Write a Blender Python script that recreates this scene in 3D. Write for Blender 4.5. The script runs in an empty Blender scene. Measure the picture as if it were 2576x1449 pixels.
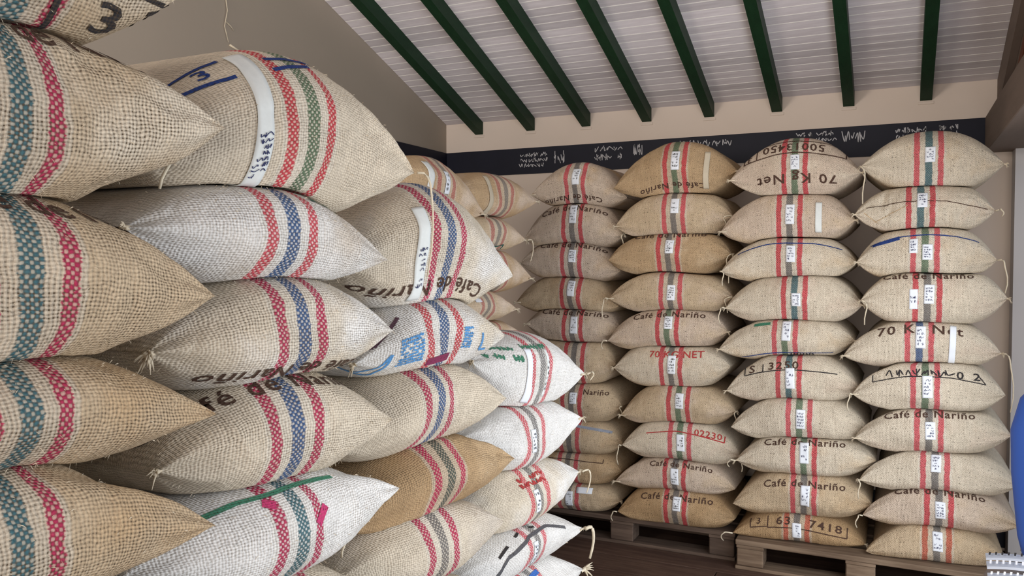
import bpy, bmesh, math, random
import numpy as np
from mathutils import Vector, Matrix
C = bpy.context.scene.collection
SC = bpy.context.scene
random.seed(7)
RNG = np.random.default_rng(11)

# ------------------------------------------------------------------ camera, sky, light, exposure
cam_d = bpy.data.cameras.new('camera'); cam = bpy.data.objects.new('camera', cam_d); C.objects.link(cam)
cam_d.sensor_width = 36.0; cam_d.lens = 36.0 * 2040 / 2576; cam_d.clip_start = 0.02
cam.location = (0, 0, 1.75); cam.rotation_euler = (math.radians(90 - 1.8), 0, math.radians(25.4))
SC.camera = cam
SC.view_settings.view_transform = 'Standard'; SC.view_settings.look = 'None'
SC.view_settings.gamma = 1.0; SC.view_settings.use_curve_mapping = False
SC.view_settings.exposure = 0.4
W = bpy.data.worlds.new('daylight'); SC.world = W; W.use_nodes = True
bg = W.node_tree.nodes['Background']; bg.inputs[0].default_value = (0.80, 0.88, 1.0, 1); bg.inputs[1].default_value = 0.6

def area(name, loc, rot, sx, sy, power, col):
    l = bpy.data.lights.new(name, 'AREA'); l.shape = 'RECTANGLE'; l.size = sx; l.size_y = sy
    l.energy = power; l.color = col
    o = bpy.data.objects.new(name, l); C.objects.link(o); o.location = loc
    o.rotation_euler = [math.radians(a) for a in rot]; return o
# daylight coming through the wide side doorway and the entrance behind the camera
area('side_doorway_daylight', (0.64, 2.65, 1.03), (0, 90, 0), 1.95, 3.4, 51, (0.90, 0.95, 1.0))
area('entrance_daylight', (0.7, -5.6, 1.6), (-90, 0, 180), 6.0, 3.2, 230, (1.0, 0.88, 0.76))
area('left_fill_light', (-3.2, -1.0, 2.7), (-92, 0, 145), 1.8, 1.5, 130, (1.0, 0.90, 0.79))  # unseen fill lamp added to brighten the far right; wall has no window here

# ------------------------------------------------------------------ helpers
def link(name, me, mat=None, parent=None, loc=None):
    o = bpy.data.objects.new(name, me); C.objects.link(o)
    if mat is not None and me is not None and len(me.materials) == 0: me.materials.append(mat)
    if parent is not None: o.parent = parent
    if loc is not None: o.location = loc
    return o
def tag(o, label, cat, group=None):
    o['label'] = label; o['category'] = cat
    if group: o['group'] = group
def empty(name, loc):
    o = bpy.data.objects.new(name, None); C.objects.link(o); o.location = loc; o.empty_display_size = 0.1; return o
def mesh_from(name, v, f, smooth=False, uv=None):
    me = bpy.data.meshes.new(name); me.from_pydata([tuple(p) for p in v], [], f)
    if smooth: me.polygons.foreach_set('use_smooth', [True] * len(me.polygons))
    if uv is not None:
        l = me.uv_layers.new(name='UVMap'); idx = np.empty(len(me.loops), dtype=np.int32); me.loops.foreach_get('vertex_index', idx)
        l.data.foreach_set('uv', np.asarray(uv, dtype=np.float32)[idx].ravel())
    me.update(); return me
def box_bm(bm, a, b, bev=0.0, rot=None):
    a = Vector(a); b = Vector(b); c = (a + b) / 2; d = b - a
    r = bmesh.ops.create_cube(bm, size=1.0, matrix=Matrix.Translation(c) @ (rot or Matrix()) @ Matrix.Diagonal((d.x, d.y, d.z, 1)))
    if bev > 0:
        es = {e for v in r['verts'] for e in v.link_edges}
        bmesh.ops.bevel(bm, geom=list(es), offset=bev, segments=1, affect='EDGES')
def box(name, a, b, mat, parent=None, bev=0.004, loc=None):
    bm = bmesh.new(); box_bm(bm, a, b, bev); me = bpy.data.meshes.new(name); bm.to_mesh(me); bm.free()
    return link(name, me, mat, parent, loc)
def struct(o): o['kind'] = 'structure'; return o
def tube(pts, r0, r1, sides=5):
    """verts, faces of a tapering tube along pts"""
    pts = [Vector(p) for p in pts]; V = []; Fc = []; n = len(pts)
    for i, p in enumerate(pts):
        t = (pts[min(i + 1, n - 1)] - pts[max(i - 1, 0)]).normalized()
        a = t.orthogonal().normalized(); b = t.cross(a); r = r0 + (r1 - r0) * i / (n - 1)
        for k in range(sides):
            g = 2 * math.pi * k / sides; V.append(p + (a * math.cos(g) + b * math.sin(g)) * r)
    for i in range(n - 1):
        for k in range(sides):
            k2 = (k + 1) % sides; Fc.append((i * sides + k, i * sides + k2, (i + 1) * sides + k2, (i + 1) * sides + k))
    Fc.append(tuple(range(sides))[::-1]); Fc.append(tuple((n - 1) * sides + k for k in range(sides)))
    return V, Fc
def merge(parts):
    V = []; Fc = []
    for v, f in parts:
        o = len(V); V += list(v); Fc += [tuple(i + o for i in q) for q in f]
    return V, Fc

# ------------------------------------------------------------------ materials
class NT:
    def __init__(s, name):
        s.m = bpy.data.materials.new(name); s.m.use_nodes = True; s.t = s.m.node_tree; s.n = s.t.nodes; s.l = s.t.links
        s.b = s.n['Principled BSDF']; s.b.inputs['Roughness'].default_value = 0.85
        s.b.inputs['Specular IOR Level'].default_value = 0.2
    def node(s, typ, **kw):
        n = s.n.new(typ)
        for k, v in kw.items(): setattr(n, k, v)
        return n
    def put(s, sock, v):
        if hasattr(v, 'is_output') or isinstance(v, bpy.types.NodeSocket): s.l.new(v, sock)
        elif isinstance(v, (tuple, list)) and len(v) == 3 and sock.type == 'RGBA': sock.default_value = (*v, 1)
        else: sock.default_value = v
    def math(s, op, a, b=None, c=None, clamp=False):
        n = s.node('ShaderNodeMath', operation=op, use_clamp=clamp); s.put(n.inputs[0], a)
        if b is not None: s.put(n.inputs[1], b)
        if c is not None: s.put(n.inputs[2], c)
        return n.outputs[0]
    def mix(s, f, a, b, mode='MIX'):
        n = s.node('ShaderNodeMix', data_type='RGBA', blend_type=mode); s.put(n.inputs[0], f); s.put(n.inputs[6], a); s.put(n.inputs[7], b)
        return n.outputs[2]
    def step(s, v, a, b, lo=0.0, hi=1.0):
        n = s.node('ShaderNodeMapRange', interpolation_type='SMOOTHSTEP'); s.put(n.inputs[0], v)
        for i, q in enumerate((a, b, lo, hi)): n.inputs[1 + i].default_value = q
        return n.outputs[0]
    def noise(s, vec, scale, detail=2.0, rough=0.5):
        n = s.node('ShaderNodeTexNoise'); n.inputs['Scale'].default_value = scale; n.inputs['Detail'].default_value = detail
        n.inputs['Roughness'].default_value = rough
        if vec is not None: s.l.new(vec, n.inputs['Vector'])
        return n.outputs[0]
    def scaled(s, vec, sc):
        n = s.node('ShaderNodeMapping'); s.l.new(vec, n.inputs[0]); n.inputs['Scale'].default_value = sc; return n.outputs[0]
    def attr(s, name, out):
        return s.node('ShaderNodeAttribute', attribute_type='OBJECT', attribute_name=name).outputs[out]
    def coord(s, out): return s.node('ShaderNodeTexCoord').outputs[out]
    def bump(s, h, strength, dist):
        n = s.node('ShaderNodeBump'); s.put(n.inputs['Strength'], strength); n.inputs['Distance'].default_value = dist
        s.l.new(h, n.inputs['Height']); s.l.new(n.outputs[0], s.b.inputs['Normal'])
    def color(s, c): s.put(s.b.inputs['Base Color'], c)

def jute_material():
    g = NT('woven_jute')
    uv = g.coord('UV'); obj = g.coord('Object')
    wob = g.noise(uv, 22, 2)
    sp = g.node('ShaderNodeSeparateXYZ'); g.l.new(uv, sp.inputs[0])
    w = g.math('MULTIPLY', g.math('SUBTRACT', wob, 0.5), 0.012)
    wob2 = g.noise(g.scaled(uv, (60, 60, 60)), 1.0, 1)
    w2 = g.math('MULTIPLY', g.math('SUBTRACT', wob2, 0.5), 0.0035)
    u = g.math('ADD', g.math('ADD', sp.outputs[0], w), w2); v = g.math('SUBTRACT', g.math('ADD', sp.outputs[1], w), w2)
    pitch = g.attr('pitch', 'Fac')
    x = g.math('DIVIDE', u, pitch); y = g.math('DIVIDE', v, pitch)
    cx = g.math('COSINE', g.math('MULTIPLY', x, 2 * math.pi)); cy = g.math('COSINE', g.math('MULTIPLY', y, 2 * math.pi))
    gx = g.step(cx, 0.45, -0.60); gy = g.step(cy, 0.45, -0.60)
    hole = g.math('MULTIPLY', gx, gy)
    seam = g.math('MULTIPLY', g.math('MAXIMUM', gx, gy), g.attr('seam', 'Fac'))
    loose = g.step(g.noise(g.scaled(uv, (7, 10, 1)), 1.0, 3), 0.30, 0.68, 0.45, 1.0)
    irr = g.step(g.noise(uv, 130, 1), 0.25, 0.65, 0.55, 1.1)
    dark = g.math('MULTIPLY', g.math('MULTIPLY', g.math('MAXIMUM', hole, seam), g.attr('openness', 'Fac')), g.math('MULTIPLY', loose, irr), clamp=True)
    par = g.math('MULTIPLY', g.math('COSINE', g.math('MULTIPLY', x, math.pi)), g.math('COSINE', g.math('MULTIPLY', y, math.pi)))
    hgt = g.math('ADD', g.math('ADD', g.math('MULTIPLY', cx, 0.25), g.math('MULTIPLY', cy, 0.25)), g.math('MULTIPLY', par, 0.3))
    # thread to thread variation, blotches, dirt specks
    ta = g.noise(g.scaled(uv, (170, 9, 1)), 1.0, 2); tb = g.noise(g.scaled(uv, (9, 170, 1)), 1.0, 2)
    thr = g.math('ADD', g.math('MULTIPLY', ta, 0.55), g.math('MULTIPLY', tb, 0.45))
    fib = g.noise(uv, 420, 2, 0.7)
    blot = g.noise(obj, 4.5, 3)
    val = g.math('ADD', g.math('MULTIPLY', thr, 0.75), g.math('MULTIPLY', blot, 0.42))
    val = g.math('ADD', val, g.math('MULTIPLY', fib, 0.30))
    val = g.math('ADD', val, 0.28)
    speck = g.step(g.noise(g.scaled(uv, (190, 120, 1)), 1.0, 1, 0.4), 0.64, 0.72)
    val = g.math('MULTIPLY', val, g.math('SUBTRACT', 1.0, g.math('MULTIPLY', speck, g.attr('specks', 'Fac'))))
    base = g.mix(g.step(blot, 0.42, 0.72), g.attr('tint', 'Color'), g.attr('tint_alt', 'Color'))
    # woven coloured stripes running along the middle of the bag
    au = g.math('ABSOLUTE', u)
    ragged = g.math('MULTIPLY', g.math('SUBTRACT', g.noise(g.scaled(uv, (60, 260, 1)), 1.0, 1), 0.5), 0.010)
    ar = g.math('ADD', au, ragged)
    outer = g.step(g.math('ABSOLUTE', g.math('SUBTRACT', ar, 0.056)), 0.0155, 0.0115)
    mid = g.step(ar, 0.0195, 0.0150)
    band = g.step(au, 0.084, 0.076)
    amt = g.attr('stripe_strength', 'Fac')
    fade = g.math('ADD', 0.74, g.math('MULTIPLY', g.noise(g.scaled(uv, (30, 90, 1)), 1.0, 3), 0.55), clamp=True)
    amt2 = g.math('MULTIPLY', g.math('MULTIPLY', amt, fade), g.math('SUBTRACT', 1.0, g.math('MULTIPLY', g.step(par, 0.05, -0.45), g.attr('weft', 'Fac'))))
    c = g.mix(g.math('MULTIPLY', g.math('MULTIPLY', band, amt), 0.38), base, (0.70, 0.66, 0.58))
    c = g.mix(g.math('MULTIPLY', outer, amt2, clamp=True), c, g.attr('stripe_outer', 'Color'))
    c = g.mix(g.math('MULTIPLY', mid, amt2, clamp=True), c, g.attr('stripe_mid', 'Color'))
    vv = g.node('ShaderNodeCombineColor'); [g.l.new(val, vv.inputs[i]) for i in range(3)]
    c = g.mix(1.0, c, vv.outputs[0], 'MULTIPLY')
    c = g.mix(dark, c, (0.105, 0.075, 0.048))
    g.color(c)
    g.bump(g.math('ADD', hgt, g.math('MULTIPLY', fib, 0.5)), g.attr('relief', 'Fac'), 0.0022)
    g.b.inputs['Roughness'].default_value = 0.95; g.b.inputs['Specular IOR Level'].default_value = 0.08
    return g.m
JUTE = jute_material()

def plain(name, col, var=0.12, scale=6.0, rough=0.85, bump=0.0, bscale=60.0, stretch=(1, 1, 1)):
    g = NT(name); o = g.scaled(g.coord('Object'), stretch); n = g.noise(o, scale, 5, 0.6)
    f = g.math('ADD', 1 - var, g.math('MULTIPLY', n, 2 * var))
    vv = g.node('ShaderNodeCombineColor'); [g.l.new(f, vv.inputs[i]) for i in range(3)]
    g.color(g.mix(1.0, col, vv.outputs[0], 'MULTIPLY')); g.b.inputs['Roughness'].default_value = rough
    if bump: g.bump(g.noise(o, bscale, 4, 0.6), bump, 0.003)
    return g.m
def wood(name, col, col2, axis=0, rough=0.7, bump=0.4):
    g = NT(name); st = [16, 16, 16]; st[axis] = 1.1
    o = g.scaled(g.coord('Object'), st); n = g.noise(o, 2.2, 6, 0.65); n2 = g.noise(g.coord('Object'), 3.0, 3)
    oi = g.node('ShaderNodeObjectInfo').outputs['Random']
    f = g.step(g.math('ADD', n, g.math('MULTIPLY', g.math('SUBTRACT', n2, 0.5), 0.6)), 0.3, 0.75)
    c = g.mix(f, col, col2)
    r = g.math('ADD', 0.86, g.math('MULTIPLY', oi, 0.28)); vv = g.node('ShaderNodeCombineColor'); [g.l.new(r, vv.inputs[i]) for i in range(3)]
    g.color(g.mix(1.0, c, vv.outputs[0], 'MULTIPLY')); g.b.inputs['Roughness'].default_value = rough
    g.bump(n, bump, 0.004); return g.m
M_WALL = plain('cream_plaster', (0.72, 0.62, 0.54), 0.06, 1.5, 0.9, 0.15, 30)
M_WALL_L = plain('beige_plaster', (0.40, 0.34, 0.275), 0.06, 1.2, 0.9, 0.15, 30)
M_PIER = plain('pale_grey_plaster', (0.62, 0.60, 0.60), 0.04, 1.5, 0.8)
M_BLACK = plain('blue_black_paint', (0.012, 0.013, 0.024), 0.3, 5, 0.55)
M_CHALK = plain('chalk', (0.55, 0.55, 0.58), 0.3, 40, 0.95)
M_BOARD = wood('grey_painted_board', (0.64, 0.59, 0.62), (0.78, 0.74, 0.77), 0, 0.75, 0.15)
M_BEAD = plain('pale_board_bead', (0.92, 0.90, 0.87), 0.1, 30, 0.7)
M_RAFTER = plain('dark_green_paint', (0.008, 0.034, 0.014), 0.4, 8, 0.5, 0.3, 50, (4, 0.6, 4))
M_BROWN = plain('grey_brown_timber', (0.20, 0.155, 0.13), 0.2, 3, 0.75, 0.2, 20, (5, 0.6, 5))
M_RED = plain('red_brown_timber', (0.17, 0.06, 0.035), 0.2, 5, 0.7)
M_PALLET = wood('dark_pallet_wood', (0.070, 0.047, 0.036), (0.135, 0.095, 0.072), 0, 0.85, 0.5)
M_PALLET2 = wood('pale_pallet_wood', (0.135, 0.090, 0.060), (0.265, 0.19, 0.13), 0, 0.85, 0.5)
M_FLOOR = wood('dark_brown_floor_board', (0.060, 0.034, 0.026), (0.11, 0.068, 0.05), 0, 0.6, 0.3)
M_PAPER = plain('white_paper', (0.74, 0.77, 0.82), 0.05, 20, 0.6)
M_STRAP = plain('pale_woven_strap', (0.66, 0.68, 0.66), 0.1, 60, 0.6)
M_STRAPT = plain('tan_strap', (0.52, 0.45, 0.34), 0.1, 60, 0.7)
M_INKB = plain('blue_black_ink', (0.02, 0.025, 0.09), 0.2, 50, 0.6)
M_INKK = plain('black_ink', (0.03, 0.028, 0.028), 0.2, 50, 0.6)
M_TWINE = plain('pale_twine', (0.66, 0.58, 0.44), 0.25, 60, 0.9)
M_FUZZ = plain('jute_fibre', (0.60, 0.51, 0.38), 0.25, 60, 0.9)
M_BLUE = plain('blue_woven_plastic', (0.030, 0.085, 0.36), 0.1, 4, 0.5)
M_BIN = plain('grey_brown_plastic', (0.16, 0.135, 0.13), 0.1, 4, 0.6)
M_PRINT = plain('printed_grey_paper', (0.42, 0.46, 0.54), 0.2, 12, 0.5)
M_WHITE = plain('white_plastic', (0.8, 0.82, 0.86), 0.03, 4, 0.5)

# ------------------------------------------------------------------ room
YB, XL, XR = 5.75, -3.32, 0.62
SL = 0.36                                             # ceiling rise per metre away from the back wall
def ceil_z(y): return 2.865 + SL * (YB - y)
struct(box('floor', (XL - 0.2, -4.2, -0.12), (4.0, YB + 0.2, -0.02), M_FLOOR, bev=0))
floor = bpy.data.objects['floor']
wb = struct(box('wall_back', (XL - 0.2, YB, -0.1), (XR + 0.2, YB + 0.2, 3.1), M_WALL, bev=0))
def prism_x(name, prof, x0, x1, mat, parent=None):
    n = len(prof); V = [(x0, y, z) for y, z in prof] + [(x1, y, z) for y, z in prof]
    Fc = [tuple(range(n))[::-1], tuple(range(n, 2 * n))] + [(i, (i + 1) % n, n + (i + 1) % n, n + i) for i in range(n)]
    me = mesh_from(name, V, Fc); bm = bmesh.new(); bm.from_mesh(me); bmesh.ops.recalc_face_normals(bm, faces=bm.faces); bm.to_mesh(me); bm.free()
    return link(name, me, mat, parent)
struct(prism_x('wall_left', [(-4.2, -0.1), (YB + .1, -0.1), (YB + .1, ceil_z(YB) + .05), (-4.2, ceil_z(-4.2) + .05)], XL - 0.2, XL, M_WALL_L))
# right wall: pier beside the back corner, wide doorway, gable above the lintel beam
struct(box('wall_right', (XR, 5.60, -0.1), (XR + 1.2, YB + .1, 2.43), M_PIER, bev=0))
gable = struct(prism_x('wall_right_gable', [(-0.3, 2.5), (YB, 2.5), (YB, ceil_z(YB) + .04), (-0.3, ceil_z(-0.3) + .04)], 0.575, 0.80, M_BROWN))
lint = struct(box('trim_1', (0.475, -0.3, 2.42), (0.80, YB, 2.64), M_BROWN, bev=0.004))
# sloping rake board under the ceiling edge and the red-brown timber between it and the beam
rb = prism_x('rake_board', [(YB, 2.645), (YB, ceil_z(YB) - .004), (3.6, ceil_z(3.6) - .004), (3.6, ceil_z(3.6) - .17), (5.2, 2.86)], 0.535, 0.574, M_BROWN, gable)
rs = prism_x('red_strut', [(5.15, 2.645), (5.30, 2.645), (4.10, 3.2), (3.95, 3.2)], 0.555, 0.573, M_RED, gable)
bs = struct(box('baseboard_back', (XL, YB - 0.012, 0.0), (XR, YB, 0.27), M_BLACK, bev=0.002))

slope = math.atan(SL)
ceiling = struct(prism_x('ceiling', [(YB + .15, ceil_z(YB + .15) + .02), (-4.2, ceil_z(-4.2) + .02), (-4.2, ceil_z(-4.2) + .1), (YB + .15, ceil_z(YB + .15) + .1)], XL - .2, XR + .2, M_BOARD))
BW = 0.0745
def board_mesh():
    bm = bmesh.new(); box_bm(bm, (XL + .002, -BW + .003, -0.002), (0.574, -0.0005, 0.018), 0.0)
    bm.faces.ensure_lookup_table(); nb = len(bm.faces)
    box_bm(bm, (XL + .002, -BW + .0005, -0.0035), (0.574, -BW + .0055, 0.010), 0.0)
    bm.faces.ensure_lookup_table()
    for i, f in enumerate(bm.faces): f.material_index = 0 if i < nb else 1
    me = bpy.data.meshes.new('ceiling_board'); bm.to_mesh(me); bm.free(); me.materials.append(M_BOARD); me.materials.append(M_BEAD); return me
bme = board_mesh()
for i in range(40):
    y = YB - i * BW * math.cos(slope)
    o = link('ceiling_board', bme, None, ceiling, (0, y, ceil_z(y))); o.rotation_euler.x = -slope
for k in (-.525, -.447, -.368, -.287, -.209, -.130, -.052, .026):
    x = k * YB
    r = prism_x('rafter', [(YB + .02, ceil_z(YB) - .105), (YB + .02, ceil_z(YB) - .001), (-0.5, ceil_z(-0.5) - .004), (-0.5, ceil_z(-0.5) - .11)], x - .034, x + .034, M_RAFTER, ceiling)
    pl = box('plaster_collar', (x - .045, YB - .006, ceil_z(YB) - .122), (x + .045, YB, ceil_z(YB) - .104), M_WALL, wb, bev=0.002)

# blue-black painted band round the room, with chalk marks
tb = struct(box('trim_2', (XL + .004, YB - .010, 2.435), (0.474, YB, 2.635), M_BLACK, bev=0.001))
tl = struct(box('trim_3', (XL, 0.2, 2.435), (XL + .010, YB - .011, 2.635), M_BLACK, bev=0.001))
def ribbon(pts, w):
    """flat ribbon in 2D following pts"""
    V = []; n = len(pts)
    for i in range(n):
        a = pts[max(i - 1, 0)]; b = pts[min(i + 1, n - 1)]; dx, dy = b[0] - a[0], b[1] - a[1]; L = math.hypot(dx, dy) or 1
        V += [(pts[i][0] - dy / L * w / 2, pts[i][1] + dx / L * w / 2), (pts[i][0] + dy / L * w / 2, pts[i][1] - dx / L * w / 2)]
    return V, [(2 * i, 2 * i + 1, 2 * i + 3, 2 * i + 2) for i in range(n - 1)]
def curl(ctrl, n=9):
    P = [ctrl[0]] + list(ctrl) + [ctrl[-1]]; out = []
    for i in range(1, len(P) - 2):
        p0, p1, p2, p3 = P[i - 1], P[i], P[i + 1], P[i + 2]
        for j in range(n):
            t = j / n; out.append(tuple(.5 * (2 * p1[k] + (p2[k] - p0[k]) * t + (2 * p0[k] - 5 * p1[k] + 4 * p2[k] - p3[k]) * t * t + (3 * p1[k] - p0[k] - 3 * p2[k] + p3[k]) * t ** 3) for k in (0, 1)))
    return out + [ctrl[-1]]
def scribble(x0, y0, x1, y1, rows, cols, w, rnd, gap=0.14):
    """illegible curly handwriting filling a rectangle"""
    parts = []
    for r in range(rows):
        c = 0
        while c < cols:
            if rnd.random() < gap: c += 1; continue
            cw = (x1 - x0) / cols; rh = (y1 - y0) / rows; ox = x0 + c * cw; oy = y0 + r * rh
            k = rnd.choice((3, 4, 5)); pts = [(ox + cw * (.08 + .84 * (i / (k - 1)) + rnd.uniform(-.3, .3)), oy + rh * (rnd.uniform(.10, .38) if (i + c) % 2 else rnd.uniform(.55, .90))) for i in range(k)]
            parts.append(ribbon(curl(pts, 5), w)); c += 1
            if rnd.random() < .35: a = ox + cw * rnd.uniform(.2, .8); parts.append(ribbon([(a, oy + rh * .12), (a + cw * rnd.uniform(-.15, .15), oy + rh * .9)], w))
    return merge(parts)
rnd = random.Random(3)
for (x0, x1, z0, z1, rows, cols) in ((-2.66, -2.42, 2.49, 2.60, 4, 7), (-2.38, -2.28, 2.50, 2.61, 2, 3), (-2.05, -1.83, 2.51, 2.62, 3, 6), (-1.78, -1.68, 2.53, 2.62, 2, 4),
        (-1.42, -1.05, 2.56, 2.62, 2, 11), (-0.62, -0.36, 2.55, 2.62, 3, 8), (-0.34, -0.20, 2.53, 2.62, 2, 5), (-0.02, 0.16, 2.53, 2.61, 3, 6), (0.22, 0.33, 2.54, 2.61, 3, 5)):
    v, f = scribble(x0, z0 - .01, x1, z1, max(1, rows - 1), cols, 0.0052, rnd)
    link('chalk_writing', mesh_from('chalk_writing', [(a, YB - .0112, b) for a, b in v], f), M_CHALK, tb)
for (y0, y1) in ((4.70, 4.98), (4.3, 4.55)):
    v, f = scribble(y0, 2.50, y1, 2.61, 3, 7, 0.0045, rnd)
    link('chalk_writing', mesh_from('chalk_writing', [(XL + .0112, a, b) for a, b in v], f), M_CHALK, tl)
# floor boards in front of the pallets
for i in range(11):
    y0 = 2.2 + i * 0.24; xs = [-2.6, -1.35 + 0.35 * ((i * 7) % 5) - .6, 0.1 + 0.2 * (i % 3), 1.6]
    for a, b in zip(xs[:-1], xs[1:]):
        box('floor_board', (a + .003, y0 + .003, -0.02), (b - .003, y0 + .237, 0.0), M_FLOOR, floor, bev=0.002)

# ------------------------------------------------------------------ pallets
def pallet(x0, x1, y0, y1, mat, label):
    zt = 0.170; t = empty('wooden_pallet', ((x0 + x1) / 2, (y0 + y1) / 2, 0)); tag(t, label, 'pallet', 'pallets under the back stacks')
    lx, ly = (x1 - x0) / 2, (y1 - y0) / 2
    for i in range(5):
        a = -ly + i * (2 * ly - .14) / 4
        box('deck_board', (-lx, a, zt - .03), (lx, a + .14, zt - .001 * (i % 2)), mat, t, bev=.004)
    for sx in (-lx + .005, -.075, lx - .155):
        box('cross_board', (sx, -ly + .004, zt - .049), (sx + .15, ly - .004, zt - .0305), mat, t, bev=.003)
        for sy in (-ly + .006, -.07, ly - .146): box('block', (sx + .002, sy, .0205), (sx + .148, sy + .14, zt - .0495), mat, t, bev=.006)
    for sy in (-ly, -.07, ly - .14): box('base_board', (-lx, sy, 0.0), (lx, sy + .14, .020), mat, t, bev=.003)
    return t
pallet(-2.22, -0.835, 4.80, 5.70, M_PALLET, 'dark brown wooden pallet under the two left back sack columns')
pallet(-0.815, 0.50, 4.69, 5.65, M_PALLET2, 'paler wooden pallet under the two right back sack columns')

# ------------------------------------------------------------------ sacks
def smin(a, b, k):
    h = np.clip(k - np.abs(a - b), 0, None) / k; return np.minimum(a, b) - h * h * k / 4
def smax(a, b, k): return -smin(-a, -b, k)
def colour(o, **kw):
    for k, v in kw.items(): o[k] = [float(q) for q in v] if isinstance(v, (tuple, list)) else float(v)
class Sack:
    """a filled bag lying in a stack; s runs across its face, the section runs bottom - front - top"""
    def __init__(S, frame, F0, lat, w, z0, z1, off, eL, eR, below=None, top=False, yaw=0.0, ear=0.0, depth=0.82, R=0.13, seed=0, p=2.9, dense=1, foff=0.0, bulge=0.09, sag=0.0, drop=0.0, recess=0.0, side=1, lim=None, creases=7, depthc=.0045):
        S.creases, S.depthc = creases, depthc
        S.recess, S.side, S.lim = recess, side, lim
        S.frame, S.F0, S.lat, S.w, S.z0, S.h, S.off = frame, F0 + foff, lat, w, z0, z1 - z0, off
        S.eL, S.eR, S.below, S.top, S.yaw, S.ear, S.depth, S.R, S.p = eL, eR, below, top, yaw, ear, depth, R, p
        S.r = random.Random(seed); S.hn = S.h * (1.0 if top else 1.0 + bulge); S.zn = -max(bulge, sag) * S.h
        S.c2 = S.r.uniform(-.012, .004) - drop; S.c1 = S.r.uniform(-.008, .008); S.cph = S.r.uniform(0, 6); S.n = 2.25
        S.p1, S.p2 = p * S.r.uniform(.92, 1.08), p * S.r.uniform(.9, 1.06)
    def zc(S, s): return S.h * (0.46 + (S.eL - .46) * np.clip(-s, 0, 1) ** 1.7 + (S.eR - .46) * np.clip(s, 0, 1) ** 1.7)
    def P(S, s, p): return np.clip(1 - np.abs(s) ** p, 0, 1)
    def fo(S, s): return S.yaw * s + S.ear * np.abs(s) ** 2.5 - S.recess * np.clip(-s * S.side, 0, 1) ** 2
    def rf(S, s): return S.R * np.clip(S.P(s, S.p), .01, 1) ** .6
    def squeeze(S, d):
        """how far the body is drawn in behind its forward corner, where the next sack pushes against it"""
        if S.lim is None: return np.ones_like(d)
        k = min(1.0, abs(S.lim - S.lat) / (S.w / 2)); t = np.clip((float(S.fo(np.float64(S.side))) - .03 - (d - S.F0)) / .05, 0, 1)
        return 1 - (1 - k) * t * t * (3 - 2 * t)
    def contact(S, s): return S.h + S.c2 * s * s * 2 + S.c1 * s + .004 * np.sin(5 * s + S.cph)
    def natural_top(S, s): return S.zc(s) + (S.hn - .46 * S.h) * S.P(s, S.p1)
    def natural_bot(S, s): return S.zc(s) - (.46 * S.h - S.zn) * S.P(s, S.p2)
    def top_at(S, LAT, D):
        """height of the built upper surface under each lateral column of LAT, D"""
        out = np.full(D.shape, -9.0); o = LAT - S.lat
        sq = o / (S.w / 2) / np.where(o * S.side > 0, S.squeeze(D), 1.0); K = np.clip(np.interp(sq, S.s, np.arange(S.ns)).astype(int), 0, S.ns - 2)
        F = (sq - S.s[K]) / (S.s[K + 1] - S.s[K])
        for k in np.unique(K):
            m = (K == k) & (np.abs(sq) < 1)
            if not m.any(): continue
            d, f = D[m], F[m]; za = np.interp(d, S.TD[k], S.TZ[k], right=-9, left=-9); zb = np.interp(d, S.TD[k + 1], S.TZ[k + 1], right=-9, left=-9)
            out[m] = np.where((za < -5) | (zb < -5), np.maximum(za, zb), za * (1 - f) + zb * f)
        return out
    def build(S, ns=56, nc=30):
        q = np.linspace(-1, 1, ns); s = np.sign(q) * (1 - (1 - np.abs(q)) ** 1.22)
        th = np.linspace(-math.pi / 2, math.pi / 2, nc); nb = 7
        nt = nb + nc + nb + 5
        zc = S.zc(s)[:, None]; ut = (S.natural_top(s) - S.zc(s))[:, None]; ub = (S.zc(s) - S.natural_bot(s))[:, None]
        rf = S.rf(s)[:, None]; fo = S.fo(s)[:, None]
        ph = S.r.uniform(0, 6); fold = 1 + .10 * np.sin(8 * th + ph)[None, :] * (np.abs(s) ** 4)[:, None] * np.cos(th)[None, :]
        c = np.abs(np.cos(th)) ** (2 / S.n); sn = np.abs(np.sin(th)) ** (2 / S.n) * np.sign(np.sin(th))
        d = fo - rf + rf * c[None, :] * fold; z = zc + np.where(sn > 0, ut, ub) * sn[None, :] * fold
        # dents and swellings of the filled front
        A = np.zeros_like(d)
        for _ in range(7):
            fx, fy, a, b = S.r.uniform(1.5, 8), S.r.uniform(1, 5), S.r.uniform(0, 6), S.r.uniform(0, 6)
            A += np.sin(fx * s[:, None] + a + 1.3 * np.sin(th)[None, :]) * np.sin(fy * th[None, :] + b) / (fx * .35 + .8)
        rp = np.clip(S.P(s, 3), 0, 1)
        for _ in range(S.creases):
            s0, t0, an, ln, wd = S.r.uniform(-.85, .85), S.r.uniform(-.9, .9), S.r.gauss(0, .5) + (math.pi / 2 if S.r.random() < .4 else 0), S.r.uniform(.15, .5), S.r.uniform(.025, .06)
            x, y = (s - s0)[:, None] * 1.6, (th - t0)[None, :] * .5; a_ = x * math.cos(an) + y * math.sin(an); b_ = -x * math.sin(an) + y * math.cos(an) + .06 * np.sin(9 * a_)
            d = d + S.r.choice((-1, -1, 1)) * S.depthc * np.exp(-(b_ / wd) ** 2 - (a_ / ln) ** 2) * np.cos(th)[None, :]
        d = d + .0016 * np.sin(34 * s[:, None] + 2.5 * np.sin(3 * th)[None, :] + ph) * (np.cos(th) ** .5 * (.25 + np.abs(np.sin(th))))[None, :] * rp[:, None]
        d = d + A * .0095 * np.cos(th)[None, :] * np.clip(S.P(s, 3), 0, 1)[:, None]
        B = -S.depth; tt = np.linspace(0, 1, nb + 2)[1:-1]
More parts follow.
